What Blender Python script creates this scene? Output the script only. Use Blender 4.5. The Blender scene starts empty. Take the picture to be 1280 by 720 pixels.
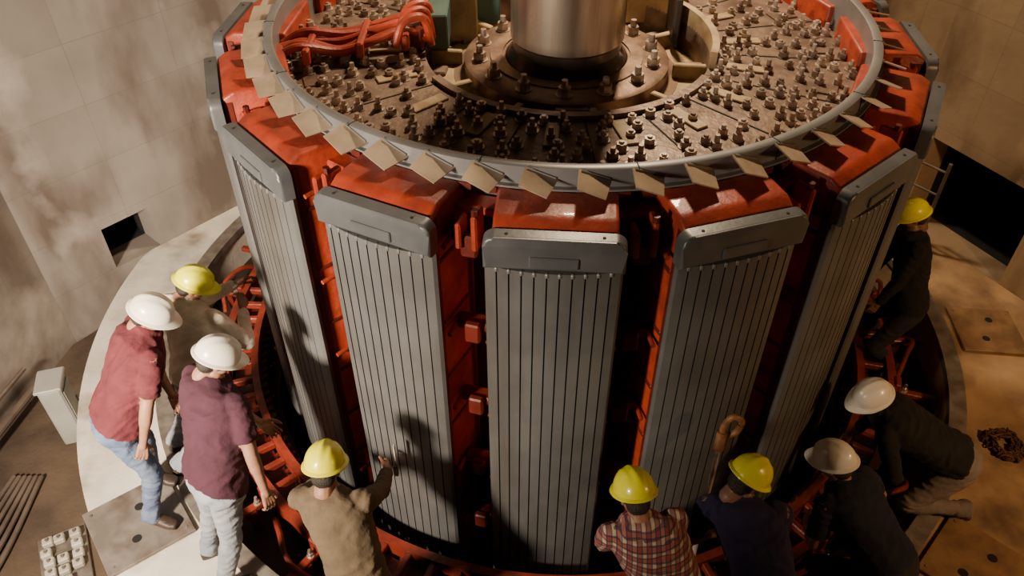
import bpy, bmesh, math, random
from mathutils import Vector, Matrix, Quaternion, noise
from mathutils.bvhtree import BVHTree
random.seed(7)
V3=Vector
sc=bpy.context.scene
COL=sc.collection

# ------------------------------------------------------------------ materials
def mat(name,c1,c2=None,scale=4.0,rough=0.6,metal=0.0,bump=0.0,bscale=30.0,r2=None,detail=6.0,lo=0.35,hi=0.65,coat=0.0):
    m=bpy.data.materials.new(name); m.use_nodes=True
    nt=m.node_tree; N=nt.nodes; L=nt.links
    b=N['Principled BSDF']
    b.inputs['Roughness'].default_value=rough; b.inputs['Metallic'].default_value=metal
    b.inputs['Coat Weight'].default_value=coat
    tc=N.new('ShaderNodeTexCoord')
    if c2 is None: c2=tuple(x*0.8 for x in c1)
    n=N.new('ShaderNodeTexNoise'); n.inputs['Scale'].default_value=scale; n.inputs['Detail'].default_value=detail
    L.new(tc.outputs['Object'],n.inputs['Vector'])
    r=N.new('ShaderNodeValToRGB'); r.color_ramp.elements[0].position=lo; r.color_ramp.elements[1].position=hi
    r.color_ramp.elements[0].color=(*c1,1); r.color_ramp.elements[1].color=(*c2,1)
    L.new(n.outputs['Fac'],r.inputs['Fac']); L.new(r.outputs['Color'],b.inputs['Base Color'])
    if r2 is not None:
        mr=N.new('ShaderNodeMapRange'); mr.inputs['To Min'].default_value=rough; mr.inputs['To Max'].default_value=r2
        L.new(n.outputs['Fac'],mr.inputs['Value']); L.new(mr.outputs['Result'],b.inputs['Roughness'])
    if bump>0:
        n2=N.new('ShaderNodeTexNoise'); n2.inputs['Scale'].default_value=bscale; n2.inputs['Detail'].default_value=5
        L.new(tc.outputs['Object'],n2.inputs['Vector'])
        bp=N.new('ShaderNodeBump'); bp.inputs['Strength'].default_value=bump; bp.inputs['Distance'].default_value=0.02
        L.new(n2.outputs['Fac'],bp.inputs['Height']); L.new(bp.outputs['Normal'],b.inputs['Normal'])
    return m

def stained(m,c3,scale=(2.2,2.2,0.5),lo=0.45,hi=0.72):
    N=m.node_tree.nodes; L=m.node_tree.links; b=N['Principled BSDF']
    tc=[n for n in N if n.type=='TEX_COORD'][0]
    src=b.inputs['Base Color'].links[0].from_socket
    st=N.new('ShaderNodeTexNoise'); st.inputs['Scale'].default_value=1.0; st.inputs['Detail'].default_value=5
    mp=N.new('ShaderNodeMapping'); mp.inputs['Scale'].default_value=scale; mp.inputs['Location'].default_value=(3.1,1.7,0.4)
    L.new(tc.outputs['Object'],mp.inputs['Vector']); L.new(mp.outputs[0],st.inputs['Vector'])
    r3=N.new('ShaderNodeValToRGB'); r3.color_ramp.elements[0].position=lo; r3.color_ramp.elements[1].position=hi
    L.new(st.outputs['Fac'],r3.inputs['Fac'])
    mx2=N.new('ShaderNodeMix'); mx2.data_type='RGBA'; L.new(r3.outputs['Color'],mx2.inputs['Factor'])
    L.new(src,mx2.inputs['A']); mx2.inputs['B'].default_value=(*c3,1)
    L.new(mx2.outputs['Result'],b.inputs['Base Color'])
    return m
def concrete_wall(name,c1,c2,c3):
    m=mat(name,c1,c2,scale=1.3,rough=0.88,bump=0.22,bscale=9,lo=0.3,hi=0.7)
    nt=m.node_tree; N=nt.nodes; L=nt.links; b=N['Principled BSDF']
    ramp=[n for n in N if n.type=='VALTORGB'][0]; tc=[n for n in N if n.type=='TEX_COORD'][0]
    sep=N.new('ShaderNodeSeparateXYZ'); L.new(tc.outputs['Object'],sep.inputs[0])
    cmb=N.new('ShaderNodeCombineXYZ'); L.new(sep.outputs['X'],cmb.inputs['X']); L.new(sep.outputs['Z'],cmb.inputs['Y'])
    br=N.new('ShaderNodeTexBrick'); br.offset=0.0; br.inputs['Scale'].default_value=1.0
    br.inputs['Brick Width'].default_value=0.9; br.inputs['Row Height'].default_value=0.55
    br.inputs['Mortar Size'].default_value=0.007; br.inputs['Mortar Smooth'].default_value=1.0
    br.inputs['Color1'].default_value=(1,1,1,1); br.inputs['Color2'].default_value=(0.82,0.81,0.80,1); br.inputs['Mortar'].default_value=(0.66,0.63,0.60,1)
    L.new(cmb.outputs[0],br.inputs['Vector'])
    mx=N.new('ShaderNodeMix'); mx.data_type='RGBA'; mx.blend_type='MULTIPLY'; mx.inputs['Factor'].default_value=0.65
    L.new(ramp.outputs['Color'],mx.inputs['A']); L.new(br.outputs['Color'],mx.inputs['B'])
    L.new(mx.outputs['Result'],b.inputs['Base Color'])
    stained(m,c3,(1.6,1.6,0.6),0.42,0.60)
    return stained(m,tuple(min(1,x*1.4) for x in c1),(1.1,1.1,0.9),0.54,0.70)

def plaid(name):
    m=bpy.data.materials.new(name); m.use_nodes=True
    N=m.node_tree.nodes; L=m.node_tree.links; b=N['Principled BSDF']; b.inputs['Roughness'].default_value=0.9
    tc=N.new('ShaderNodeTexCoord')
    specs=[('Z',26,(0.28,0.03,0.03),0.5),('X',20,(0.26,0.03,0.03),0.55),('Z',52,(0.03,0.03,0.06),0.78),('X',40,(0.03,0.03,0.07),0.82)]
    psock=None
    for ax,s,c,th in specs:
        w=N.new('ShaderNodeTexWave'); w.bands_direction=ax; w.inputs['Scale'].default_value=s*0.30; w.inputs['Distortion'].default_value=0.9
        w.inputs['Detail Scale'].default_value=0.6
        L.new(tc.outputs['Object'],w.inputs['Vector'])
        g=N.new('ShaderNodeMath'); g.operation='GREATER_THAN'; g.inputs[1].default_value=th; L.new(w.outputs['Fac'],g.inputs[0])
        k=N.new('ShaderNodeMath'); k.operation='MULTIPLY'; k.inputs[1].default_value=0.72; L.new(g.outputs[0],k.inputs[0])
        mx=N.new('ShaderNodeMix'); mx.data_type='RGBA'; L.new(k.outputs[0],mx.inputs['Factor'])
        if psock: L.new(psock,mx.inputs['A'])
        else: mx.inputs['A'].default_value=(0.60,0.46,0.34,1)
        mx.inputs['B'].default_value=(*c,1); psock=mx.outputs['Result']
    L.new(psock,b.inputs['Base Color'])
    return m

M={}
M['wallL']=concrete_wall('concrete_grey',(0.32,0.285,0.26),(0.22,0.195,0.175),(0.12,0.092,0.075))
M['wallR']=concrete_wall('concrete_tan',(0.46,0.34,0.22),(0.33,0.24,0.15),(0.15,0.095,0.055))
M['floorlow']=mat('floor_dark_brown',(0.11,0.075,0.05),(0.06,0.042,0.03),scale=3,rough=0.85,bump=0.3)  # dark brown tone for the lower floor
M['deckL']=stained(mat('deck_concrete_lit_pale',(0.76,0.71,0.62),(0.58,0.53,0.45),scale=3,rough=0.7,bump=0.15,bscale=20),(0.22,0.17,0.12),(2,2,2),0.55,0.75)  # pale tone paints in the lamp light on the left deck
M['deckR']=stained(mat('deck_concrete_lit_tan',(0.44,0.29,0.155),(0.30,0.19,0.10),scale=2.5,rough=0.75,bump=0.25,bscale=16),(0.12,0.07,0.04),(2,2,2),0.45,0.70)  # tan tone mostly paints in the orange light on this side
M['lip']=mat('rim_steel',(0.30,0.27,0.24),(0.18,0.15,0.13),scale=9,rough=0.5,metal=0.5)
M['plate']=stained(mat('base_plate_steel',(0.28,0.245,0.215),(0.18,0.155,0.135),scale=6,rough=0.5,metal=0.3,bump=0.1),(0.11,0.08,0.06),(5,5,5))
M['plateR']=mat('base_plate_brown',(0.28,0.165,0.08),(0.16,0.09,0.045),scale=6,rough=0.6,metal=0.2,bump=0.1)  # browner tone for the plates on the right
M['dark']=mat('void_shade_dark',(0.012,0.01,0.009),(0.006,0.005,0.005),rough=0.9)  # near-black colour stands in for shade inside openings and holes
M['grey']=stained(mat('pole_shoe_grey',(0.150,0.153,0.155),(0.110,0.112,0.114),scale=3,rough=0.40,metal=0.25,bump=0.05,bscale=40,r2=0.6),(0.080,0.072,0.063),(3,3,0.8),0.5,0.8)
M['greycap']=mat('pole_cap_grey',(0.130,0.138,0.148),(0.098,0.104,0.114),scale=5,rough=0.40,metal=0.2,bump=0.05)
M['groove']=mat('groove_dark',(0.014,0.012,0.011),rough=0.8)
M['red']=stained(mat('coil_red_varnish',(0.42,0.052,0.021),(0.28,0.032,0.013),scale=7,rough=0.33,bump=0.2,bscale=25,r2=0.55,coat=0.12),(0.15,0.025,0.013),(6,6,6),0.5,0.8)
M['redbase']=stained(mat('brace_red_paint',(0.27,0.035,0.016),(0.18,0.022,0.011),scale=7,rough=0.4,bump=0.2,bscale=25),(0.08,0.02,0.012),(6,6,6),0.45,0.7)
M['reddk']=mat('coil_red_dark',(0.13,0.015,0.007),(0.07,0.009,0.005),scale=9,rough=0.45,bump=0.1)
M['rim']=mat('rim_laminations',(0.03,0.017,0.013),(0.016,0.011,0.009),rough=0.6)
M['hub']=stained(mat('hub_plate_brown',(0.27,0.19,0.145),(0.155,0.10,0.075),scale=6,rough=0.33,metal=0.3,bump=0.3,bscale=22,r2=0.6),(0.075,0.042,0.031),(4,4,4),0.45,0.75)
M['hubtan']=mat('hub_primer_tan',(0.46,0.34,0.19),(0.27,0.19,0.10),scale=6,rough=0.5,metal=0.1,bump=0.15)
M['flange']=mat('flange_rusty_steel',(0.34,0.23,0.16),(0.19,0.12,0.09),scale=8,rough=0.38,metal=0.5,bump=0.1)
M['bolt']=mat('bolt_steel',(0.66,0.57,0.49),(0.25,0.19,0.15),scale=7,rough=0.3,metal=0.6)
M['ring']=mat('ring_grey',(0.25,0.25,0.26),(0.19,0.19,0.195),scale=4,rough=0.4,metal=0.3)
M['blade']=mat('fan_blade',(0.55,0.43,0.31),(0.38,0.29,0.20),scale=6,rough=0.4,metal=0.4)
M['teal']=mat('teal_primer',(0.05,0.11,0.10),(0.03,0.07,0.065),rough=0.5)
M['shaft']=mat('shaft_steel',(0.60,0.52,0.44),(0.36,0.28,0.22),scale=2.2,rough=0.22,metal=0.9,r2=0.38)
nt=M['shaft'].node_tree
mp=nt.nodes.new('ShaderNodeMapping'); mp.inputs['Scale'].default_value=(6,6,0.5)
tcn=[n for n in nt.nodes if n.type=='TEX_COORD'][0]; nn=[n for n in nt.nodes if n.type=='TEX_NOISE'][0]
nt.links.new(tcn.outputs['Object'],mp.inputs['Vector']); nt.links.new(mp.outputs[0],nn.inputs['Vector'])
M['shaftdk']=mat('shaft_dark_band',(0.13,0.10,0.08),(0.06,0.045,0.035),rough=0.25,metal=0.7)  # darker band around the foot of the shaft
M['pipe']=mat('pipe_grey',(0.2,0.16,0.13),(0.12,0.09,0.075),rough=0.5,metal=0.3)
M['rodsteel']=mat('rod_steel',(0.62,0.58,0.52),(0.42,0.38,0.33),scale=15,rough=0.35,metal=0.3)
M['boxgrey']=mat('enclosure_grey',(0.36,0.36,0.33),(0.28,0.28,0.26),rough=0.5)
M['white']=mat('ceramic_white',(0.6,0.56,0.48),(0.42,0.38,0.32),rough=0.5)
M['rust']=mat('rusty_chain',(0.13,0.06,0.025),(0.05,0.025,0.014),scale=20,rough=0.65,metal=0.4)
M['rusthook']=mat('rusty_hook',(0.30,0.14,0.06),(0.17,0.075,0.03),scale=20,rough=0.6,metal=0.2)
M['skin']=mat('skin',(0.34,0.175,0.11),(0.28,0.14,0.085),scale=10,rough=0.5)
M['skindk']=mat('skin_tan',(0.22,0.115,0.07),(0.17,0.085,0.05),scale=10,rough=0.5)
M['hair']=mat('hair_black',(0.015,0.011,0.009),(0.03,0.022,0.018),scale=60,rough=0.6,bump=0.5,bscale=150)
M['eye']=mat('eye_white',(0.7,0.66,0.6),rough=0.3); M['iris']=mat('iris_dark',(0.02,0.012,0.008),rough=0.2)
M['lips']=mat('lips',(0.26,0.10,0.075),rough=0.5)
M['hatY']=mat('hard_hat_yellow',(0.84,0.82,0.008),(0.76,0.72,0.008),scale=3,rough=0.3,coat=0.3)
M['hatW']=mat('hard_hat_white',(0.84,0.80,0.70),(0.74,0.69,0.58),scale=3,rough=0.3,coat=0.3)
def cloth(n,c,c2=None): return mat(n,c,c2 or tuple(x*0.72 for x in c),scale=7,rough=0.92,bump=0.25,bscale=40)
M['maroon']=cloth('polo_maroon',(0.115,0.016,0.024)); M['purple']=cloth('tshirt_purple',(0.055,0.013,0.028))
M['cream']=cloth('shirt_cream',(0.84,0.75,0.60)); M['khaki']=cloth('shirt_khaki',(0.14,0.10,0.06))
M['plaid']=plaid('shirt_plaid'); M['navy']=cloth('shirt_navy',(0.018,0.014,0.055)); M['navy2']=cloth('tshirt_dark_blue',(0.010,0.012,0.028))
M['black']=cloth('shirt_black',(0.010,0.009,0.010)); M['jeans']=cloth('jeans_blue',(0.08,0.12,0.22),(0.15,0.19,0.28))
M['jeansL']=cloth('jeans_light',(0.20,0.23,0.28),(0.30,0.31,0.34)); M['greyp']=cloth('trousers_grey',(0.20,0.17,0.15)); M['blackp']=cloth('trousers_black',(0.02,0.02,0.024))
M['boot']=mat('boot_leather',(0.05,0.03,0.02),(0.025,0.018,0.014),rough=0.5,bump=0.3); M['belt']=mat('belt_leather',(0.03,0.018,0.012),rough=0.4)
CLOTH={'maroon','purple','cream','khaki','plaid','navy','navy2','black','jeans','jeansL','greyp','blackp'}

# ------------------------------------------------------------------ mesh builder
class MB:
    def __init__(s): s.V=[];s.F=[];s.M=[];s.slots=[]
    def mi(s,k):
        if k not in s.slots: s.slots.append(k)
        return s.slots.index(k)
    def add(s,vs,fs,k,X=None):
        o=len(s.V); i=s.mi(k)
        for v in vs:
            v=V3(v); s.V.append(X@v if X else v)
        for f in fs: s.F.append([a+o for a in f]); s.M.append(i)
    def box(s,c,d,k,X=None,bev=0.0,seg=1):
        bm=bmesh.new(); bmesh.ops.create_cube(bm,size=1)
        for v in bm.verts: v.co=V3((v.co.x*d[0]+c[0],v.co.y*d[1]+c[1],v.co.z*d[2]+c[2]))
        if bev>0: bmesh.ops.bevel(bm,geom=bm.edges[:],offset=bev,segments=seg,affect='EDGES',profile=0.5)
        s.addbm(bm,k,X)
    def addbm(s,bm,k,X=None):
        bm.verts.index_update(); s.add([v.co.copy() for v in bm.verts],[[v.index for v in f.verts] for f in bm.faces],k,X); bm.free()
    def lathe(s,prof,n,k,X=None,closed=False,a0=0,a1=2*math.pi):
        full=abs(a1-a0-2*math.pi)<1e-6; cnt=n if full else n+1
        vs=[];fs=[];m=len(prof)
        for i in range(cnt):
            a=a0+(a1-a0)*i/n
            for r,z in prof: vs.append((r*math.cos(a),r*math.sin(a),z))
        for i in range(n):
            j=(i+1)%cnt
            for q in range(m if closed else m-1):
                w=(q+1)%m; fs.append([i*m+q,j*m+q,j*m+w,i*m+w])
        if not full and closed:
            fs.append(list(range(m))[::-1]); fs.append([n*m+q for q in range(m)])
        s.add(vs,fs,k,X)
    def cyl(s,p0,p1,r0,r1,k,n=12,cap=True,X=None):
        p0=V3(p0);p1=V3(p1); d=(p1-p0).normalized(); q=d.to_track_quat('Z','Y'); L=(p1-p0).length
        vs=[];fs=[]
        for z,r in ((0,r0),(L,r1)):
            for i in range(n):
                a=2*math.pi*i/n; vs.append(p0+q@V3((r*math.cos(a),r*math.sin(a),z)))
        for i in range(n): j=(i+1)%n; fs.append([i,j,n+j,n+i])
        if cap: fs.append(list(range(n))[::-1]); fs.append([n+i for i in range(n)])
        s.add(vs,fs,k,X)
    def capsule(s,p0,p1,r0,r1,k,n=12,X=None):
        p0=V3(p0);p1=V3(p1); d=p1-p0; L=d.length
        q=(d.normalized() if L>1e-6 else V3((0,0,1))).to_track_quat('Z','Y')
        rings=[]
        for i in range(1,5): ph=-math.pi/2+i*math.pi/8; rings.append((r0*math.cos(ph),r0*math.sin(ph)))
        for i in range(0,4): ph=i*math.pi/8; rings.append((r1*math.cos(ph),L+r1*math.sin(ph)))
        vs=[p0+q@V3((0,0,-r0))]
        for r,z in rings:
            for i in range(n): a=2*math.pi*i/n; vs.append(p0+q@V3((r*math.cos(a),r*math.sin(a),z)))
        vs.append(p0+q@V3((0,0,L+r1))); fs=[]
        for i in range(n): fs.append([0,1+(i+1)%n,1+i])
        for j in range(len(rings)-1):
            for i in range(n): a=1+j*n+i;b=1+j*n+(i+1)%n; fs.append([a,b,b+n,a+n])
        e=len(vs)-1;o=1+(len(rings)-1)*n
        for i in range(n): fs.append([o+i,o+(i+1)%n,e])
        s.add(vs,fs,k,X)
    def ell(s,c,r,k,X=None,n=20,m=12):
        vs=[V3((c[0],c[1],c[2]-r[2]))];fs=[]
        for j in range(1,m):
            ph=-math.pi/2+math.pi*j/m
            for i in range(n):
                a=2*math.pi*i/n; vs.append(V3((c[0]+r[0]*math.cos(ph)*math.cos(a),c[1]+r[1]*math.cos(ph)*math.sin(a),c[2]+r[2]*math.sin(ph))))
        vs.append(V3((c[0],c[1],c[2]+r[2])))
        for i in range(n): fs.append([0,1+(i+1)%n,1+i])
        for j in range(m-2):
            for i in range(n): a=1+j*n+i;b=1+j*n+(i+1)%n; fs.append([a,b,b+n,a+n])
        e=len(vs)-1;o=1+(m-2)*n
        for i in range(n): fs.append([o+i,o+(i+1)%n,e])
        s.add(vs,fs,k,X)
    def loft(s,secs,k,n=24,p=2.3):
        vs=[];fs=[]
        for c,a,ra,b,rb in secs:
            for i in range(n):
                t=2*math.pi*i/n; ct=math.cos(t);st=math.sin(t)
                x=math.copysign(abs(ct)**(2/p),ct)*ra; y=math.copysign(abs(st)**(2/p),st)*rb
                vs.append(c+a*x+b*y)
        m=len(secs)
        for j in range(m-1):
            for i in range(n): q=(i+1)%n; fs.append([j*n+i,j*n+q,(j+1)*n+q,(j+1)*n+i])
        fs.append(list(range(n))[::-1]); fs.append([(m-1)*n+i for i in range(n)])
        s.add(vs,fs,k)
    def mesh(s,name):
        me=bpy.data.meshes.new(name); me.from_pydata([tuple(v) for v in s.V],[],s.F)
        for k in s.slots: me.materials.append(M[k])
        me.polygons.foreach_set('material_index',s.M)
        bm=bmesh.new(); bm.from_mesh(me); bmesh.ops.recalc_face_normals(bm,faces=bm.faces[:]); bm.to_mesh(me); bm.free()
        me.update(); return me
    def obj(s,name,parent=None,smooth=35):
        me=s.mesh(name)
        if smooth:
            me.polygons.foreach_set('use_smooth',[True]*len(me.polygons)); me.set_sharp_from_angle(angle=math.radians(smooth))
        o=bpy.data.objects.new(name,me); COL.objects.link(o)
        if parent: o.parent=parent
        return o
def empty(name,loc=(0,0,0)):
    e=bpy.data.objects.new(name,None); e.location=loc; e.empty_display_size=0.3; COL.objects.link(e); return e
def az(a):
    return Matrix.Rotation(math.radians(a-90),4,'Z')
def tube(mb,pts,r,k,n=10,sub=8):
    P=[V3(p) for p in pts]; Q=[P[0]*2-P[1]]+P+[P[-1]*2-P[-2]]; out=[]
    for i in range(1,len(Q)-2):
        for j in range(sub):
            t=j/sub; a,b,c,d=Q[i-1],Q[i],Q[i+1],Q[i+2]
            out.append(0.5*((2*b)+(c-a)*t+(2*a-5*b+4*c-d)*t*t+(3*b-a-3*c+d)*t**3))
    out.append(P[-1]); vs=[];fs=[]
    for i,p in enumerate(out):
        d=(out[min(i+1,len(out)-1)]-out[max(i-1,0)]).normalized(); q=d.to_track_quat('Z','Y')
        for j in range(n): a=2*math.pi*j/n; vs.append(p+q@V3((r*math.cos(a),r*math.sin(a),0)))
    for i in range(len(out)-1):
        for j in range(n): fs.append([i*n+j,i*n+(j+1)%n,(i+1)*n+(j+1)%n,(i+1)*n+j])
    fs.append(list(range(n))); fs.append([(len(out)-1)*n+j for j in range(n)][::-1])
    mb.add(vs,fs,k)

# ------------------------------------------------------------------ walls / floor
WP=[(-5.7,-6.6),(-4.69,0.02),(-1.90,3.24),(1.6,3.7),(3.62,1.52),(4.28,0.22),(5.3,-1.75),(5.6,-6.6)]
WN=['wall_left','wall_back_left','wall_back','wall_back_right','wall_right','wall_right_return','wall_right_front']
OPEN={'wall_back_left':(0.62,1.10,0.0,0.46),'wall_right':(0.03,1.22,0.0,0.98)}
WALLTOP=5.4
for i,nm in enumerate(WN):
    p0=V3((*WP[i],0));p1=V3((*WP[i+1],0)); 
    d=(p1-p0);L=d.length;ang=math.atan2(d.y,d.x)
    if nm=='wall_right': p0,p1=p1,p0; d=p1-p0; ang=math.atan2(d.y,d.x)
    mb=MB(); k='wallL' if i<2 else 'wallR'
    sgn=1 if nm!='wall_right' else -1
    T=0.3
    def wb(x0,x1,z0,z1,kk=k): mb.box(((x0+x1)/2,sgn*T/2,(z0+z1)/2),(x1-x0,T,z1-z0),kk)
    if nm in OPEN:
        s0,s1,z0,z1=OPEN[nm]
        wb(0,s0,-1.7,WALLTOP); wb(s1,L,-1.7,WALLTOP); wb(s0,s1,z1,WALLTOP); wb(s0,s1,-1.7,z0)
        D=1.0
        mb.box(((s0+s1)/2,sgn*(T+D),(z0+z1)/2),(s1-s0+.2,0.05,z1-z0+.2),'dark')  # near-black lining paints in the darkness of the opening
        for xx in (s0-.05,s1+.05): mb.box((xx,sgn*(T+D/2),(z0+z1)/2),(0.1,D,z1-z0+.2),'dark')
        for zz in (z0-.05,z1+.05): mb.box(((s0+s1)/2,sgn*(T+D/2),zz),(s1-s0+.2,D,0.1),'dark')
    else: wb(0,L,-1.7,WALLTOP)
    o=mb.obj(nm,smooth=0); o.matrix_world=Matrix.Translation(p0)@Matrix.Rotation(ang,4,'Z')

def wall_r(th):
    dx,dy=math.cos(th),math.sin(th); best=9
    for i in range(len(WP)-1):
        x1,y1=WP[i];x2,y2=WP[i+1]; ex,ey=x2-x1,y2-y1; den=dx*ey-dy*ex
        if abs(den)<1e-9: continue
        t=(x1*ey-y1*ex)/den; u=(x1*dy-y1*dx)/den
        if t>0 and -1e-6<=u<=1+1e-6: best=min(best,t)
    return best
RS=3.43
def deck(name,a0,a1,k,lim):
    mb=MB(); n=96
    vs=[];fs=[]
    for i in range(n+1):
        th=math.radians(a0+(a1-a0)*i/n); ro=min(lim,wall_r(th)-0.003)
        c,s_=math.cos(th),math.sin(th)
        if s_<-0.3 and ro*s_<-6.5: ro=6.5/-s_
        for r,z in ((RS,-0.42),(RS,0),(ro,0),(ro,-0.6)): vs.append((r*c,r*s_,z))
    for i in range(n):
        for q in range(3): fs.append([i*4+q,(i+1)*4+q,(i+1)*4+q+1,i*4+q+1])
    mb.add(vs,fs,k)
    return mb.obj(name,smooth=20)
deck('floor_deck_left',100,262,'deckL',4.14)
deck('floor_deck_right',-98,100,'deckR',8.0)
mb=MB(); mb.box((0,-1.5,-1.65),(13,11,0.1),'deckR'); mb.obj('floor_pit',smooth=0)
mb=MB(); n=40; vs=[];fs=[]
for i in range(n+1):
    th=math.radians(120+ (262-120)*i/n); ro=wall_r(th)-0.003
    if math.sin(th)<0 and ro*math.sin(th)<-6.5: ro=6.5/-math.sin(th)
    ri=min(4.10,ro-0.001)
    vs+= [(ri*math.cos(th),ri*math.sin(th),-0.55),(ro*math.cos(th),ro*math.sin(th),-0.55)]
for i in range(n): fs.append([2*i,2*i+1,2*i+3,2*i+2])
mb.add(vs,fs,'floorlow'); mb.obj('floor_lower',smooth=0)
mb=MB(); mb.lathe([(RS-0.02,-0.05),(RS-0.02,0.022),(RS+0.11,0.022),(RS+0.11,0.001)],160,'lip')
mb.obj('trim_pit_rim')

# ------------------------------------------------------------------ rotor
ROT=empty('generator_rotor')
NP=16; RP=2.52; ZB=-1.2
pole_az=[-4.4+i*360/NP for i in range(NP)]
def fx(y,xf=RP): return xf-0.42*y*y
HW=0.355; NG=10
def shoe_section(hw,xf,xb,ng,gd,gw):
    pts=[(xb,-hw+0.02),(xb+0.03,-hw),(fx(hw)-0.02,-hw),(fx(hw),-hw+0.015)]
    for g in range(ng):
        y=-hw+ (g+1)*2*hw/(ng+1)
        pts+= [(fx(y),y-gw,'g'),(fx(y)-gd,y-gw*0.8,'g'),(fx(y)-gd,y+gw*0.8,'g'),(fx(y),y+gw)]
    pts+=[(fx(hw),hw-0.015),(fx(hw)-0.02,hw),(xb+0.03,hw),(xb,hw-0.02)]
    return pts
sec=shoe_section(HW,RP,RP-0.10,NG,0.012,0.0040)
face=MB(); coil=MB(); gap=MB()
for a in pole_az:
    X=az(a)
    n=len(sec); zt=2.43
    vs=[(p[0],p[1],ZB) for p in sec]+[(p[0],p[1],zt) for p in sec]
    for i in range(n):
        j=(i+1)%n
        pk='groove' if len(sec[i])>2 else 'grey'
        face.add([vs[i],vs[j],vs[n+j],vs[n+i]],[[0,1,2,3]],pk,X)
    face.add(vs[n:],[list(range(n))],'grey',X)
    bm=bmesh.new(); hw=HW+0.003; z0=2.437; z1=2.635; rr=0.06
    prof=[(-hw,z0),(hw,z0)]
    for q in range(7): t=q/6*math.pi/2; prof.append((hw-rr+rr*math.cos(t),z1-rr+rr*math.sin(t)))
    for q in range(7): t=math.pi/2+q/6*math.pi/2; prof.append((-hw+rr+rr*math.cos(t),z1-rr+rr*math.sin(t)))
    fr=[bm.verts.new((RP+0.010-0.42*hw*hw*0.4,y,z)) for y,z in prof]; bk=[bm.verts.new((RP-0.09,y,z)) for y,z in prof]
    bm.faces.new(fr); bm.faces.new(bk[::-1])
    m=len(prof)
    for i in range(m): bm.faces.new([fr[i],bk[i],bk[(i+1)%m],fr[(i+1)%m]])
    ed=[e for e in bm.edges if all(v in fr for v in e.verts)]
    bmesh.ops.bevel(bm,geom=ed,offset=0.018,segments=3,affect='EDGES',profile=0.5)
    face.addbm(bm,'greycap',X)
    xc=RP+0.010-0.42*HW*HW*0.4
    face.box((xc,0,2.495),(0.024,0.25,0.065),'greycap',X,bev=0.006)
    for q in (-0.24,0.24): face.cyl((RP-0.05,q,2.630),(RP-0.05,q,2.638),0.009,0.009,'groove',8,X=X)
    for g in range(NG):
        y=-HW+(g+1)*2*HW/(NG+1)
        face.capsule((fx(y)-0.004,y,2.412),(fx(y)-0.004,y,2.422),0.011,0.011,'ring',8,X=X)
    cs=[(1.98,2.665),(2.35,2.665),(2.425,2.625),(2.425,-1.2),(1.98,-1.2)]
    bm=bmesh.new(); A=[bm.verts.new((x,-0.315,z)) for x,z in cs]; B=[bm.verts.new((x,0.315,z)) for x,z in cs]
    bm.faces.new(A); bm.faces.new(B[::-1])
    for i in range(5): bm.faces.new([A[i],B[i],B[(i+1)%5],A[(i+1)%5]])
    bmesh.ops.recalc_face_normals(bm,faces=bm.faces[:])
    bmesh.ops.bevel(bm,geom=bm.edges[:],offset=0.02,segments=3,affect='EDGES',profile=0.5)
    coil.addbm(bm,'red',X)
    coil.box((2.385,0,0.7),(0.05,0.64,3.80),'reddk',X,bev=0.008)
    coil.box((2.05,0,0.70),(0.06,0.64,3.80),'reddk',X,bev=0.008)
    for zz in range(8):
        coil.box((2.215,0,2.30-zz*0.45),(0.30,0.645,0.035),'reddk',X,bev=0.008)
    Xg=az(a+180/NP)
    for zz in (2.42,1.78,1.14,0.5,-0.14):
        gap.box((2.25,0,zz),(0.10,0.22,0.06),'reddk',Xg,bev=0.012)
        gap.box((2.32,0.0,zz-0.02),(0.05,0.09,0.14),'reddk',Xg,bev=0.01)
        for s in (-1,1): gap.cyl((2.28,s*0.11,zz),(2.40,s*0.115,zz),0.015,0.015,'red',8,X=Xg)
    gap.box((2.31,0.045,2.51),(0.13,0.035,0.22),'red',Xg,bev=0.01)
    gap.box((2.31,-0.045,2.48),(0.13,0.035,0.16),'red',Xg,bev=0.01)
    gap.box((2.14,0.0,2.54),(0.13,0.34,0.05),'red',Xg,bev=0.01)
    gap.cyl((2.34,0.045,2.58),(2.34,0.045,2.65),0.02,0.02,'reddk',6,X=Xg)
face.obj('pole_shoes',ROT,30); coil.obj('field_coils',ROT,30); gap.obj('interpole_connections',ROT,30)
mb=MB(); mb.lathe([(1.0,ZB),(2.03,ZB),(2.03,2.49)],120,'rim'); mb.lathe([(0.0,2.2),(1.0,2.2)],60,'rim'); mb.obj('rim_core',ROT)
RR=2.105
mb=MB(); mb.lathe([(RR-.06,2.49),(RR-.06,2.785),(RR-.05,2.79),(RR-.01,2.79),(RR,2.785),(RR,2.67),(RR-.03,2.665)],192,'ring',closed=True)
mb.lathe([(RR,2.668),(RR+.03,2.668),(RR+.03,2.68),(RR,2.68)],192,'ring',closed=True)
for i in range(NP):
    X=az(pole_az[i]+11.2); mb.box((RR+.002,0,2.73),(0.006,0.006,0.12),'groove',X); mb.box((RR-.03,0,2.789),(0.06,0.006,0.005),'groove',X)
    for q in range(6):
        X=az(pole_az[i]+q*3.75+1.7); mb.box((RR-.01,0,2.645),(0.09,0.07,0.04),'reddk',X)
mb.obj('air_guide_ring',ROT)
mb=MB()
NB=48
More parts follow.
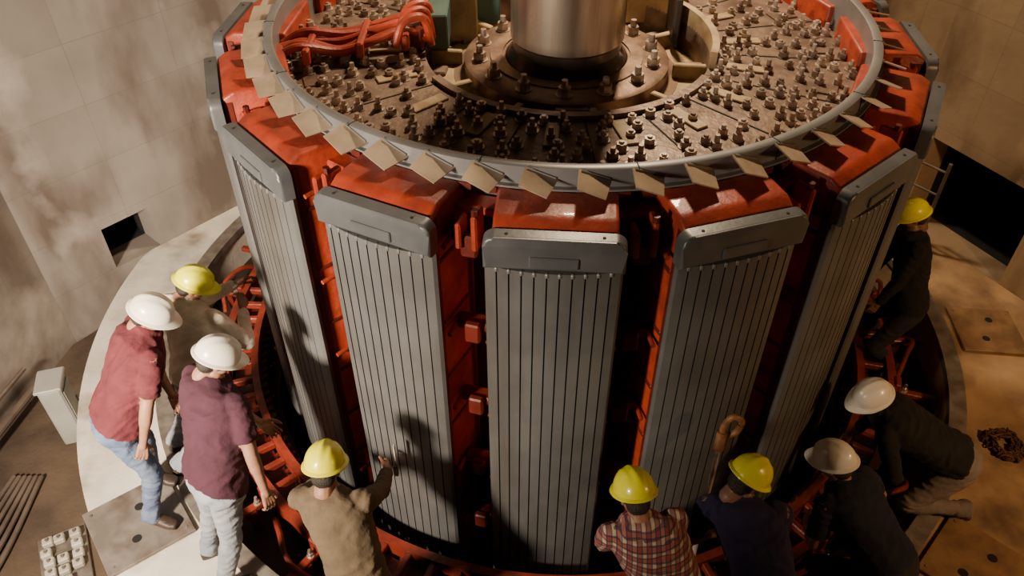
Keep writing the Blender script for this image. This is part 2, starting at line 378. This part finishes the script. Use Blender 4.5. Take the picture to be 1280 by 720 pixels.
for i in range(NB):
    X=az(-6.8+i*360/NB)@Matrix.Translation((RR-.005,0,2.755))@Matrix.Rotation(math.radians(-20),4,'X')@Matrix.Rotation(math.radians(10),4,'Y')
    pr=[(0.0,-0.09),(0.15,-0.10),(0.165,0.055),(0.0,0.095)]
    vs=[(x,y,0.004) for x,y in pr]+[(x,y,-0.004) for x,y in pr]
    mb.add(vs,[[0,1,2,3],[7,6,5,4],[0,4,5,1],[1,5,6,2],[2,6,7,3],[3,7,4,0]],'blade',X)
    mb.box((0.006,0,0.0),(0.012,0.16,0.025),'ring',X)
mb.obj('fan_blades',ROT,0)
# hub plates
HI=1.03
mb=MB()
mb.lathe([(HI,2.26),(HI,2.50),(RR-.05,2.50)],160,'hub')
mb.lathe([(HI,2.50),(HI,2.53),(HI+.06,2.53),(HI+.06,2.50)],120,'hub',closed=True,a0=math.radians(-150),a1=math.radians(-30))
mb.lathe([(0.0,2.27),(HI,2.27)],120,'hubtan')
for i in range(18):
    X=az(i*20+3); mb.box((1.53,0,2.503),(0.98,0.010,0.004),'groove',X)
    X=az(i*20+13); mb.box((1.29,0,2.508),(0.28,0.09,0.016),'hubtan',X,bev=0.004)
    X=az(i*20+8); mb.box((1.80,0,2.506),(0.2,0.14,0.012),'hub',X,bev=0.004)
for i in range(10):
    X=az(i*36+10); mb.box((0.90,0,2.35),(0.24,0.05,0.14),'hubtan',X,bev=0.008); mb.box((0.94,0.16,2.31),(0.14,0.12,0.06),'hub',X,bev=0.008)
mb.lathe([(0.95,2.275),(0.95,2.31),(0.60,2.31)],90,'hubtan')
mb.obj('hub_plates',ROT)
def hexbolt(mb,x,y,z,r=0.027,h=0.03,sr=0.014,sh=0.04,k='bolt'):
    X=Matrix.Translation((x,y,z))@Matrix.Rotation(random.random()*3,4,'Z')
    mb.cyl((0,0,0),(0,0,0.006),r*1.3,r*1.3,k,12,X=X)
    mb.cyl((0,0,0.006),(0,0,0.006+h),r,r*0.97,k,6,X=X)
    mb.cyl((0,0,0.006+h),(0,0,0.006+h+sh),sr,sr*0.85,k,8,X=X)
mb=MB()
for r,sp in ((1.13,0.14),(1.23,0.22),(1.33,0.16),(1.44,0.20),(1.55,0.16),(1.66,0.19),(1.77,0.16),(1.87,0.20),(1.97,0.17)):
    n=int(2*math.pi*r/sp)
    for i in range(n):
        if random.random()<0.12: continue
        a=2*math.pi*i/n+random.uniform(-.02,.02); rr=r+random.uniform(-.025,.025)
        hexbolt(mb,rr*math.cos(a),rr*math.sin(a),2.50,r=random.choice((0.030,0.034,0.036)),h=0.038,sr=0.018,sh=random.choice((0.012,0.025,0.045)))
mb.obj('hub_studs',ROT,30)
mb=MB()
mb.lathe([(0.0,4.3),(0.40,4.3),(0.41,4.29),(0.41,2.60)],96,'shaft')
mb.lathe([(0.41,2.60),(0.395,2.58),(0.395,2.52),(0.43,2.47),(0.45,2.44)],96,'shaftdk')
mb.lathe([(0.44,2.44),(0.72,2.44),(0.75,2.425),(0.75,2.33),(0.78,2.32),(0.83,2.315),(0.83,2.30)],96,'flange')
mb.lathe([(0.56,2.44),(0.56,2.452),(0.47,2.452)],96,'flange')
for i in range(14):
    a=2*math.pi*i/14+0.15; hexbolt(mb,0.64*math.cos(a),0.64*math.sin(a),2.44,r=0.046,h=0.055,sr=0.026,sh=0.05)
X=az(0); mb.box((0.76,0,2.39),(0.05,0.22,0.035),'hubtan',X,bev=0.005)
for q in (-.08,.08): mb.box((0.80,q,2.36),(0.05,0.03,0.08),'flange',X)
mb.obj('main_shaft',ROT,30)
mb=MB()
mb.box((-0.95,0.25,2.57),(0.16,0.36,0.26),'teal',bev=0.01); mb.box((-0.78,0.50,2.52),(0.22,0.05,0.4),'hubtan',bev=0.01)
mb.box((-0.62,0.85,2.52),(0.25,0.3,0.3),'teal',bev=0.01)
mb.box((0.85,0.50,2.55),(0.05,0.4,0.36),'rim',bev=0.01); mb.box((0.70,0.80,2.5),(0.35,0.05,0.3),'hubtan',bev=0.01)
mb.lathe([(1.03,2.49),(1.03,2.62),(1.08,2.62),(1.08,2.49)],40,'hubtan',closed=True,a0=math.radians(-20),a1=math.radians(70))
mb.obj('hub_brackets',ROT)
mb=MB(); random.seed(21)
for i in range(6):
    o=i*0.06; w=lambda: random.uniform(-.035,.035)
    tube(mb,[(-2.02,-0.42+o,2.60),(-1.85,-0.38+o+w(),2.66+w()),(-1.6,-0.30+o+w(),2.60+w()),(-1.35,-0.22+o+w(),2.63+w()),(-1.15,-0.14+o*0.9+w(),2.68),(-1.02,-0.06+o*0.8,2.58)],0.028,'red')
for x,y in ((-1.8,-.25),(-1.45,-.13),(-1.15,-.02)):
    mb.box((x,y,2.62),(0.05,0.44,0.11),'red',bev=0.012)
for j in range(3): tube(mb,[(-1.22,-0.25+j*.12,2.60),(-1.15,-0.2+j*.12,2.76),(-1.02,-0.12+j*.12,2.76),(-0.98,-.08+j*.12,2.55)],0.03,'red')
mb.box((-1.10,0.04,2.6),(0.14,0.30,0.18),'reddk',bev=0.02)
mb.obj('field_lead_cables',ROT)

# ------------------------------------------------------------------ stator
ST=empty('generator_stator')
mb=MB()
mb.lathe([(2.60,-1.55),(2.60,-0.50),(3.02,-0.50),(3.02,-0.42),(3.43,-0.42),(3.43,-1.55)],160,'rim'); mb.obj('stator_core',ST)
mb=MB()
for r0,r1 in ((2.72,2.78),(2.97,3.04)):
    mb.lathe([(r0,-0.22),(r0,-0.09),(r1,-0.09),(r1,-0.22)],180,'redbase',closed=True)
mb.lathe([(2.80,-0.30),(2.80,-0.24),(2.95,-0.24),(2.95,-0.30)],180,'reddk',closed=True)
for i in range(90):
    X=az(i*4); mb.box((2.875,0,-0.145),(0.2,0.05,0.06),'redbase',X,bev=0.008)
    if i%3==0:
        mb.box((3.2,0,-0.20),(0.4,0.06,0.05),'redbase',X,bev=0.008); mb.box((3.18,0.02,-0.31),(0.05,0.05,0.22),'reddk',X)
        mb.box((3.05,0,-0.14),(0.05,0.12,0.14),'redbase',X,bev=0.01); hexbolt(mb,*( (X@V3((3.12,0,0)))[:2]),-0.175,r=0.022)
mb.obj('bracing_ring',ST)
mb=MB()
for i in range(180):
    X=az(i*2)
    mb.capsule((2.66,-0.02,-0.5),(2.68,0.0,-0.24),0.022,0.022,'reddk',6,X=X)
    mb.capsule((2.68,0.0,-0.24),(2.84,0.05,-0.26),0.022,0.022,'reddk',6,X=X)
mb.obj('stator_coil_ends',ST)
mb=MB(); random.seed(3)
for i in range(24):
    a=i*15
    tube(mb,[az(a)@V3((3.08,0,-0.25)),az(a+4)@V3((3.16,0,-0.10)),az(a+8)@V3((3.26,0,-0.14)),az(a+12)@V3((3.2,0,-0.30))],0.022,'redbase')
mb.obj('stator_ring_leads',ST)

# ------------------------------------------------------------------ deck fittings
def baseplate(x,y,k,w=0.6):
    ang=math.atan2(y,x); mb=MB()
    mb.box((0,0,0.016),(w,w*1.02,0.03),k,bev=0.004)
    for q in (-.12,.13): mb.cyl((q*0.4,q,0.028),(q*0.4,q,0.0335),0.032,0.032,'dark',20)  # dark discs on the plate stand in for shaded holes
    for sx in (-1,1):
        for sy in (-1,1): mb.cyl((sx*w*.42,sy*w*.42,0.03),(sx*w*.42,sy*w*.42,0.036),0.012,0.012,'lip',8)
    o=mb.obj('sole_plate'); o.location=(x,y,0.0); o.rotation_euler=(0,0,ang); return o
baseplate(-3.05,-2.38,'plate'); baseplate(3.85,-0.42,'plateR',0.55); baseplate(2.75,-2.72,'plateR',0.58)
mb=MB()
for i in range(6):
    o=i*0.09; tube(mb,[(-5.15+o,-3.9,-0.52+0.02*(i%2)),(-4.80+o,-3.0,-0.52+0.02*(i%2)),(-4.62+o*.8,-2.4,-0.52),(-4.52+o*0.5,-1.6,-0.52)],0.020,'pipe')
mb.obj('cable_bundle')
mb=MB(); tube(mb,[(-5.05,-3.4,-0.38),(-4.85,-1.9,-0.38),(-4.68,-0.7,-0.38)],0.035,'pipe')
tube(mb,[(-5.1,-3.4,-0.18),(-4.9,-1.9,-0.18),(-4.72,-0.7,-0.18)],0.02,'pipe')
mb.obj('conduit_pipe')
mb=MB()
mb.box((0,0,0.33),(0.18,0.24,0.66),'boxgrey',bev=0.015); mb.box((0.0,0.0,0.67),(0.21,0.27,0.03),'boxgrey',bev=0.008); mb.box((0.095,0,0.35),(0.01,0.19,0.5),'boxgrey',bev=0.004); mb.box((0.105,0.07,0.35),(0.015,0.02,0.06),'lip')
o=mb.obj('junction_box'); o.location=(-4.20,-1.12,-0.55); o.rotation_euler=(0,0,0.3)
mb=MB(); random.seed(5)
for i in range(3):
    for j in range(5):
        if (i,j) in ((2,0),(1,3)): continue
        jx,jy=random.uniform(-.01,.01),random.uniform(-.01,.01)
        mb.box((i*0.10-.10+jx,j*0.10-.2+jy,0.06),(0.075,0.070,0.05),'white',bev=0.008)
        mb.cyl((i*0.10-.10+jx,j*0.10-.2+jy,0.085),(i*0.10-.10+jx,j*0.10-.2+jy,0.10),0.012,0.012,'lip',8)
mb.box((0,0,0.015),(0.34,0.56,0.03),'lip',bev=0.005)
o=mb.obj('terminal_block_board'); o.location=(-3.78,-2.36,-0.55); o.rotation_euler=(0,0,0.5)
mb=MB(); random.seed(11)
def link(mb,c,q,k,a=0.026,b=0.017,r=0.0065):
    n=14;m=6;vs=[];fs=[]
    for i in range(n):
        t=2*math.pi*i/n; cx=a*math.cos(t)+math.copysign(0.010,math.cos(t)); cy=b*math.sin(t)
        rad=V3((math.cos(t),math.sin(t),0))
        for j in range(m): u=2*math.pi*j/m; vs.append(V3(c)+q@(V3((cx,cy,0))+rad*r*math.cos(u)+V3((0,0,r*math.sin(u)))))
    for i in range(n):
        for j in range(m): fs.append([i*m+j,((i+1)%n)*m+j,((i+1)%n)*m+(j+1)%m,i*m+(j+1)%m])
    mb.add(vs,fs,k)
pt=V3((3.3,-1.60,0.02)); hd=0
for i in range(150):
    hd+=random.uniform(-1.2,1.2); home=V3((3.42,-1.68,0.02))-pt; home.z=0
    st=V3((math.cos(hd),math.sin(hd),0))*0.04+home*0.25; pt=pt+st; pt.z=0.012+random.random()*0.2*max(0,0.25-home.length)
    q=Quaternion((0,0,1),math.atan2(st.y,st.x))@Quaternion((1,0,0),(i%2)*1.2+0.2)
    link(mb,pt,q,'rust')
mb.obj('chain_pile')
mb=MB()
for q in (0,0.28): mb.cyl((q,0,0),(q,0.0,1.0),0.018,0.018,'pipe',10)
for j in range(4): mb.cyl((0,0,0.15+j*0.25),(0.28,0,0.15+j*0.25),0.012,0.012,'pipe',8)
o=mb.obj('ladder'); o.location=(3.50,1.0,0.0); o.rotation_euler=(0.0,0,-0.9)
mb=MB(); tube(mb,[(0.72,-2.97,-0.08),(0.78,-2.76,0.6),(0.845,-2.56,1.24)],0.016,'rodsteel',10)
tube(mb,[(0.845,-2.56,1.20),(0.85,-2.55,1.30),(0.89,-2.55,1.38),(0.945,-2.55,1.34),(0.935,-2.55,1.25),(0.89,-2.55,1.21)],0.020,'rusthook',10)
mb.cyl((0.835,-2.59,1.13),(0.847,-2.555,1.25),0.032,0.032,'rusthook',12)
mb.obj('hooked_rod')
mb=MB(); mb.box((0,0,0),(0.5,0.12,0.05),'rim'); mb.box((0,0.05,-0.12),(0.4,0.05,0.25),'rim'); mb.box((-.2,-.1,0.03),(0.05,0.3,0.05),'pipe'); mb.box((.2,-.1,0.03),(0.05,0.3,0.05),'pipe')
o=mb.obj('wall_bracket'); o.location=(3.15,1.83,1.75); o.rotation_euler=(0,0,-0.82)

# ------------------------------------------------------------------ people
def remesh(mb,name,vox,it=4):
    me=mb.mesh(name+'_src'); labels=list(mb.M)
    bvh=BVHTree.FromPolygons([tuple(v) for v in mb.V],mb.F)
    o=bpy.data.objects.new('tmp',me); COL.objects.link(o)
    r=o.modifiers.new('r','REMESH'); r.mode='VOXEL'; r.voxel_size=vox
    s=o.modifiers.new('s','SMOOTH'); s.iterations=it; s.factor=0.5
    dg=bpy.context.evaluated_depsgraph_get(); dg.update()
    nm=bpy.data.meshes.new_from_object(o.evaluated_get(dg)); nm.name=name
    bpy.data.objects.remove(o)
    nm.materials.clear()
    for k in mb.slots: nm.materials.append(M[k])
    idx=[]; cl=set()
    for p in nm.polygons:
        h=bvh.find_nearest(p.center); i=labels[h[2]] if h[2] is not None else 0; idx.append(i)
        if mb.slots[i] in CLOTH: cl.update(p.vertices)
    if name=='body':
        nrm={i:nm.vertices[i].normal.copy() for i in cl}
        for i in cl:
            c=nm.vertices[i].co
            w=noise.noise(V3((c.x*3,c.y*3,c.z*3)))
            f=noise.noise(V3((c.x*9+w*2,c.y*9,c.z*17+w*3)))
            g=noise.noise(V3((c.x*24,c.y*24,c.z*24)))
            nm.vertices[i].co=c+nrm[i]*((0.5-abs(f)*2)*0.010+g*0.003)
    nm.polygons.foreach_set('material_index',idx); nm.polygons.foreach_set('use_smooth',[True]*len(idx)); nm.update()
    return nm
def ik(a,b,l1,l2,pole):
    d=b-a; D=d.length
    if D>(l1+l2)*0.995: D=(l1+l2)*0.995; b=a+d.normalized()*D
    d=(b-a).normalized(); x=(l1*l1-l2*l2+D*D)/(2*D); h=math.sqrt(max(0,l1*l1-x*x))
    p=pole-d*pole.dot(d); p=p.normalized() if p.length>1e-4 else V3((0,0,1))
    return a+d*x+p*h,b
def hand(name,par,w,X,back,thumbdir,skin,curl=0.35):
    X=X.normalized(); Z=(back-X*back.dot(X)).normalized(); Y=Z.cross(X)
    if Y.dot(thumbdir)<0: Y=-Y
    mb=MB(); 
    def W(x,y,z): return w+X*x+Y*y+Z*z
    mb.capsule(W(-0.04,0,0),W(0.02,0,0),0.026,0.026,skin)
    for y in (0.030,0.010,-0.010,-0.029):
        mb.capsule(W(0.01,y*0.55,0),W(0.088,y,0),0.017,0.0125,skin,10)
    mb.capsule(W(0.02,0.02,-0.006),W(0.055,0.030,-0.008),0.019,0.014,skin,10)
    for i,(y,ln) in enumerate(((0.031,0.072),(0.010,0.082),(-0.011,0.076),(-0.030,0.058))):
        p=W(0.088,y,0); a=0; c=curl*(1+0.12*i)
        for j,f in enumerate((0.45,0.32,0.23)):
            a+=c*(0.8 if j==0 else 1.1); q=p+(X*math.cos(a)-Z*math.sin(a)+Y*(y*1.5))*ln*f
            mb.capsule(p,q,0.0095-0.0008*j,0.0088-0.0008*j,skin,8); p=q
    p=W(0.025,0.032,-0.008)
    for j,(dx,dy,dz,l) in enumerate(((0.65,0.65,-0.25,0.042),(0.85,0.35,-0.35,0.032),(0.9,0.1,-0.4,0.025))):
        q=p+(X*dx+Y*dy+Z*dz).normalized()*l; mb.capsule(p,q,0.0125-0.001*j,0.0115-0.001*j,skin,8); p=q
    o=bpy.data.objects.new(name,remesh(mb,name,0.0042,2)); COL.objects.link(o); o.parent=par
def head_mesh(par,c,fdir,pitch,roll,skin,hat,hair=True):
    yaw=math.atan2(fdir[1],fdir[0])
    R=Matrix.Translation(c)@Matrix.Rotation(yaw,4,'Z')@Matrix.Rotation(pitch,4,'Y')@Matrix.Rotation(roll,4,'X')
    mb=MB()
    mb.ell((-0.008,0,0.028),(0.094,0.076,0.092),skin,R)
    mb.ell((0.018,0,-0.045),(0.068,0.060,0.068),skin,R)
    mb.ell((0.052,0,-0.088),(0.030,0.030,0.024),skin,R)
    mb.ell((0.03,0.034,-0.03),(0.05,0.032,0.045),skin,R); mb.ell((0.03,-0.034,-0.03),(0.05,0.032,0.045),skin,R)
    mb.capsule((0.080,0,0.012),(0.100,0,-0.026),0.010,0.0135,skin,10,X=R)
    mb.ell((0.090,0.011,-0.031),(0.011,0.009,0.008),skin,R); mb.ell((0.090,-0.011,-0.031),(0.011,0.009,0.008),skin,R)
    mb.capsule((0.078,-0.03,0.022),(0.078,0.03,0.022),0.011,0.011,skin,8,X=R)
    mb.capsule((0.080,-0.018,-0.056),(0.080,0.018,-0.056),0.007,0.007,'lips',8,X=R)
    mb.capsule((0.078,-0.015,-0.065),(0.078,0.015,-0.065),0.007,0.007,'lips',8,X=R)
    for s in (-1,1):
        mb.ell((-0.008,s*0.078,-0.008),(0.018,0.008,0.030),skin,R,12,8)
        mb.ell((-0.012,s*0.083,0.002),(0.014,0.006,0.018),skin,R,12,8)
    if hair:
        mb.ell((-0.024,0,0.028),(0.088,0.080,0.094),'hair',R); mb.ell((-0.048,0,-0.032),(0.058,0.070,0.058),'hair',R)
        for s in (-1,1): mb.capsule((0.015,s*0.068,0.03),(0.012,s*0.068,-0.01),0.012,0.008,'hair',8,X=R)
    mb.capsule((-0.02,0,-0.06),(-0.035,0,-0.13),0.055,0.058,skin,14,X=R)
    o=bpy.data.objects.new('head',remesh(mb,'head',0.0055,2)); COL.objects.link(o); o.parent=par
    e=MB()
    for s in (-1,1):
        e.ell((0.078,s*0.030,0.004),(0.011,0.014,0.008),'eye',R,12,8); e.ell((0.0865,s*0.030,0.004),(0.005,0.006,0.006),'iris',R,10,6)
        e.capsule((0.084,s*0.016,0.024),(0.076,s*0.042,0.026),0.004,0.003,'hair',6,X=R)
    e.obj('eyes',par)
    h=MB(); n=48; rows=12; vs=[];fs=[]
    X=R@Matrix.Translation((-0.006,0,0.042))@Matrix.Rotation(-0.06,4,'Y')
    A,B,H=0.136,0.114,0.122
    for j in range(rows):
        ph=j/(rows-1)*math.pi/2*0.985
        for i in range(n):
            t=2*math.pi*i/n; cx=math.cos(ph)**0.85; x=A*cx*math.cos(t); y=B*cx*math.sin(t); z=H*math.sin(ph)
            if z>0.03: z+=0.009*math.exp(-(y/0.020)**2)*min(1,(z-0.03)/0.03)
            for yy in (0.05,-0.05): z+=0.004*math.exp(-((y-yy)/0.010)**2)*(1 if z>0.05 else 0)
            vs.append((x,y,z))
    for j in range(rows-1):
        for i in range(n): q=(i+1)%n; fs.append([j*n+i,j*n+q,(j+1)*n+q,(j+1)*n+i])
    fs.append([(rows-1)*n+i for i in range(n)])
    h.add(vs,fs,hat,X)
    vs=[];fs=[]
    for r_i,(ex,dz) in enumerate(((0.0,0.002),(0.5,-0.002),(1.0,-0.008),(1.0,-0.013),(0.5,-0.007),(0.0,-0.004))):
        for i in range(n):
            t=2*math.pi*i/n; w=0.015+0.045*max(0,math.cos(t))**2.2
            x=(A+w*ex)*math.cos(t); y=(B+min(w,0.022)*ex)*math.sin(t); vs.append((x,y,dz-0.006*ex*max(0,math.cos(t))))
    for j in range(5):
        for i in range(n): q=(i+1)%n; fs.append([j*n+i,j*n+q,(j+1)*n+q,(j+1)*n+i])
    h.add(vs,fs,hat,X)
    h.obj('hard_hat',par,40)
    return R
UP=V3((0,0,1))
def person(shirt,pants,skin,hat,P,Hc,f,hL,hR,fL,fR,look=None,pitch=0.35,roll=0.0,sleeve='short',toe=None,elbow=None,curl=(0.4,0.4),fat=1.08,collar=False,knee=None):
    P=V3(P);Hc=V3(Hc); f=V3((f[0],f[1],0)).normalized(); lat=V3((f.y,-f.x,0))
    toe=V3((*toe,0)).normalized() if toe else f
    E=empty('worker',(0,0,0))
    look=look or (f.x,f.y)
    lk=V3((look[0],look[1],0)).normalized()
    base=Hc-UP*0.10*math.cos(pitch)-lk*0.03-(Hc-P).normalized()*0.04
    N=base
    d=(N-P).normalized(); L=(N-P).length
    dep=lat.cross(d).normalized()
    if dep.dot(f)<0 and d.z>0.2: dep=-dep
    mb=MB(); F=fat
    def S(t,w,dp,off=0): return (P+d*(t*L)+dep*off,lat,w*F,dep,dp*F)
    mb.loft([(P-d*0.13,lat,.11*F,dep,.09*F),(P-d*0.06,lat,.165*F,dep,.12*F),(P,lat,.172*F,dep,.125*F),(P+d*.07,lat,.162*F,dep,.115*F)],pants)
    mb.loft([(P-d*0.015,lat,.180*F,dep,.134*F),S(.10,.176,.133),S(.28,.170,.131,.008),S(.5,.180,.130,.0),S(.72,.196,.128,-.008),S(.84,.197,.115,-.010),S(.92,.168,.100,-.008),S(.98,.115,.080),S(1.04,.072,.066)],shirt,28,2.4)
    mb.capsule(N-d*0.05,base+UP*0.04+lk*0.01,0.060,0.055,skin,14)
    if collar:
        mb.loft([S(.98,.085,.078),S(1.08,.070,.068)],shirt)
    Sc=P+d*(L*0.88)
    for s,hd,ft,cu in ((-1,hL,fL,curl[0]),(1,hR,fR,curl[1])):
        sh=Sc+lat*s*0.185*F
        hd=V3(hd); pole=(-f*0.5-UP*0.6+lat*s*0.6) if not elbow else V3(elbow)+lat*s*0.5
        el,wr=ik(sh,hd,0.29,0.25,pole)
        mb.capsule(sh-lat*s*0.03,sh+(el-sh)*0.12,0.072,0.068,shirt,14)
        if sleeve=='short':
            mb.capsule(sh,el,0.052,0.043,skin,12); mb.cyl(sh,sh+(el-sh)*0.74,0.068,0.069,shirt,16)
            mb.capsule(el,wr,0.043,0.027,skin,12); mb.capsule(el+(wr-el)*0.1,el+(wr-el)*0.45,0.044,0.041,skin,12)
        else:
            mb.capsule(sh,el,0.068,0.056,shirt,14); mb.capsule(el,el+(wr-el)*0.9,0.056,0.043,shirt,14); mb.cyl(el+(wr-el)*0.88,el+(wr-el)*0.96,0.046,0.044,shirt,14)
            mb.capsule(el,wr,0.03,0.027,skin,12)
        X=(wr-el).normalized(); 
        hand('hand_'+('left' if s<0 else 'right'),E,wr+X*0.015,X,lat*s*0.7+UP*0.6*(1-abs(X.z)),f-lat*s*0.5,skin,cu)
        ft=V3(ft); hp=P-d*0.05+lat*s*0.088; ank=ft+UP*0.10
        kp=(f*1.0+lat*s*0.35+UP*0.1) if not knee else V3(knee)+lat*s*0.2
        kn,an=ik(hp,ank,0.43,0.41,kp)
        mb.capsule(hp,kn,0.094,0.068,pants,16); mb.capsule(hp+(kn-hp)*0.1,hp+(kn-hp)*0.6,0.098,0.080,pants,16)
        mb.capsule(kn,an,0.066,0.052,pants,16); mb.capsule(kn+(an-kn)*.15,kn+(an-kn)*.5,0.068,0.062,pants,14)
        mb.cyl(an+(kn-an)*0.12,an-(kn-an).normalized()*0.035,0.062,0.068,pants,16)
        mb.capsule(ank,ank-UP*0.05,0.042,0.042,'boot',12)
        b0=ft-toe*0.06; tl=toe.cross(UP)
        mb.loft([(b0-toe*0.012+UP*0.035,tl,.026,UP,.030),(b0+toe*0.02+UP*0.045,tl,.038,UP,.044),(b0+toe*0.10+UP*0.042,tl,.042,UP,.041),(b0+toe*0.19+UP*0.032,tl,.049,UP,.031),(b0+toe*0.245+UP*0.026,tl,.036,UP,.024)],'boot',18,2.6)
    body=bpy.data.objects.new('body',remesh(mb,'body',0.0100,3)); COL.objects.link(body); body.parent=E
    head_mesh(E,Hc,lk,pitch,roll,skin,hat)
    return E
person('maroon','jeans','skin','hatW',(-2.95,-2.22,0.98),(-2.67,-1.90,1.58),(0.85,0.55),(-2.66,-2.02,0.86),(-2.76,-2.44,0.84),(-3.04,-2.02,0.03),(-2.93,-2.38,0.03),look=(0.9,0.1),pitch=0.65,toe=(1,-0.25),collar=True,fat=1.22)
person('cream','jeansL','skin','hatY',(-2.60,-1.78,0.80),(-2.66,-1.29,1.30),(0.45,0.9),(-2.50,-0.98,1.05),(-2.38,-1.24,1.02),(-2.98,-1.70,0.0),(-2.88,-1.92,0.0),look=(0.9,0.3),pitch=0.6,sleeve='long',fat=1.18)
person('purple','jeansL','skin','hatW',(-2.19,-2.68,0.97),(-2.15,-2.28,1.58),(0.6,0.8),(-1.95,-2.25,0.85),(-1.86,-2.80,0.83),(-2.46,-2.62,0.0),(-2.28,-2.90,0.0),look=(0.9,0.45),pitch=0.6,toe=(0.8,0.5),fat=1.20)
person('khaki','greyp','skin','hatY',(-1.27,-3.20,0.68),(-1.46,-2.82,1.25),(0.05,1.0),(-1.62,-2.50,0.72),(-1.20,-2.49,0.76),(-1.5,-3.42,0.0),(-1.18,-3.46,0.0),pitch=0.5,sleeve='long',curl=(0.5,0.25),fat=1.02)
person('plaid','jeans','skin','hatY',(0.55,-3.42,0.72),(0.28,-2.98,1.22),(-0.25,0.97),(0.18,-2.80,0.48),(0.52,-2.75,0.48),(0.38,-3.62,0.0),(0.70,-3.64,0.0),pitch=0.6,sleeve='long',fat=1.10)
person('navy','jeans','skindk','hatY',(1.06,-3.32,0.72),(0.93,-2.86,1.20),(0.15,1.0),(0.81,-2.87,0.66),(1.25,-2.74,0.55),(0.97,-3.54,0.0),(1.29,-3.52,0.0),look=(0.85,0.5),pitch=0.7,sleeve='short',curl=(1.1,0.5))
person('navy2','blackp','skin','hatW',(1.93,-2.97,0.48),(1.61,-2.53,0.91),(-0.6,0.8),(1.55,-2.62,0.34),(1.85,-2.42,0.36),(1.86,-3.06,0.0),(2.14,-2.88,0.0),pitch=0.45,look=(-0.7,0.7))
person('black','greyp','skin','hatW',(2.72,-2.12,0.42),(2.09,-1.90,0.80),(-0.95,0.35),(2.15,-2.15,0.25),(2.20,-1.72,0.25),(2.80,-2.32,0.0),(2.90,-1.98,0.0),pitch=0.5,sleeve='long',look=(-0.9,-0.2))
person('black','blackp','skindk','hatY',(3.06,-0.40,0.36),(2.96,-0.12,1.06),(-0.9,0.2),(2.78,-0.42,0.35),(2.78,-0.12,0.40),(3.08,-0.58,-0.42),(3.10,-0.30,-0.42),pitch=0.5,sleeve='long')
mb=MB(); mb.box((-1.16,-2.36,0.74),(0.012,0.03,0.26),'white',bev=0.003); mb.box((-1.165,-2.385,0.64),(0.03,0.03,0.1),'pipe',bev=0.004); mb.obj('feeler_gauge')

# ------------------------------------------------------------------ lights, world, camera
def area(name,loc,tgt,size,e,c,spread=180):
    l=bpy.data.lights.new(name,'AREA'); l.size=size; l.energy=e; l.color=c; l.spread=math.radians(spread)
    o=bpy.data.objects.new(name,l); o.location=loc; o.rotation_euler=(V3(tgt)-V3(loc)).to_track_quat('-Z','Y').to_euler(); COL.objects.link(o)
area('work_light_left',(-4.1,-5.8,3.4),(-2.5,-0.9,0.9),0.5,290,(1.0,0.82,0.62),82)
area('hall_light_overhead',(0.6,2.2,6.5),(0,0.3,2),0.5,310,(1.0,0.75,0.48),140)
area('work_light_right',(4.6,-4.2,3.2),(3.3,-1.0,0.0),0.3,58,(1.0,0.58,0.27),140)
w=bpy.data.worlds.new('World'); sc.world=w; w.use_nodes=True
w.node_tree.nodes['Background'].inputs[0].default_value=(0.9,0.62,0.40,1); w.node_tree.nodes['Background'].inputs[1].default_value=0.014
cam=bpy.data.cameras.new('Camera'); co=bpy.data.objects.new('Camera',cam); COL.objects.link(co)
cam.sensor_width=36; cam.lens=28.1; cam.clip_end=100
co.location=(-0.40,-5.57,5.0); co.rotation_euler=(math.radians(49.0),0,0)
sc.camera=co
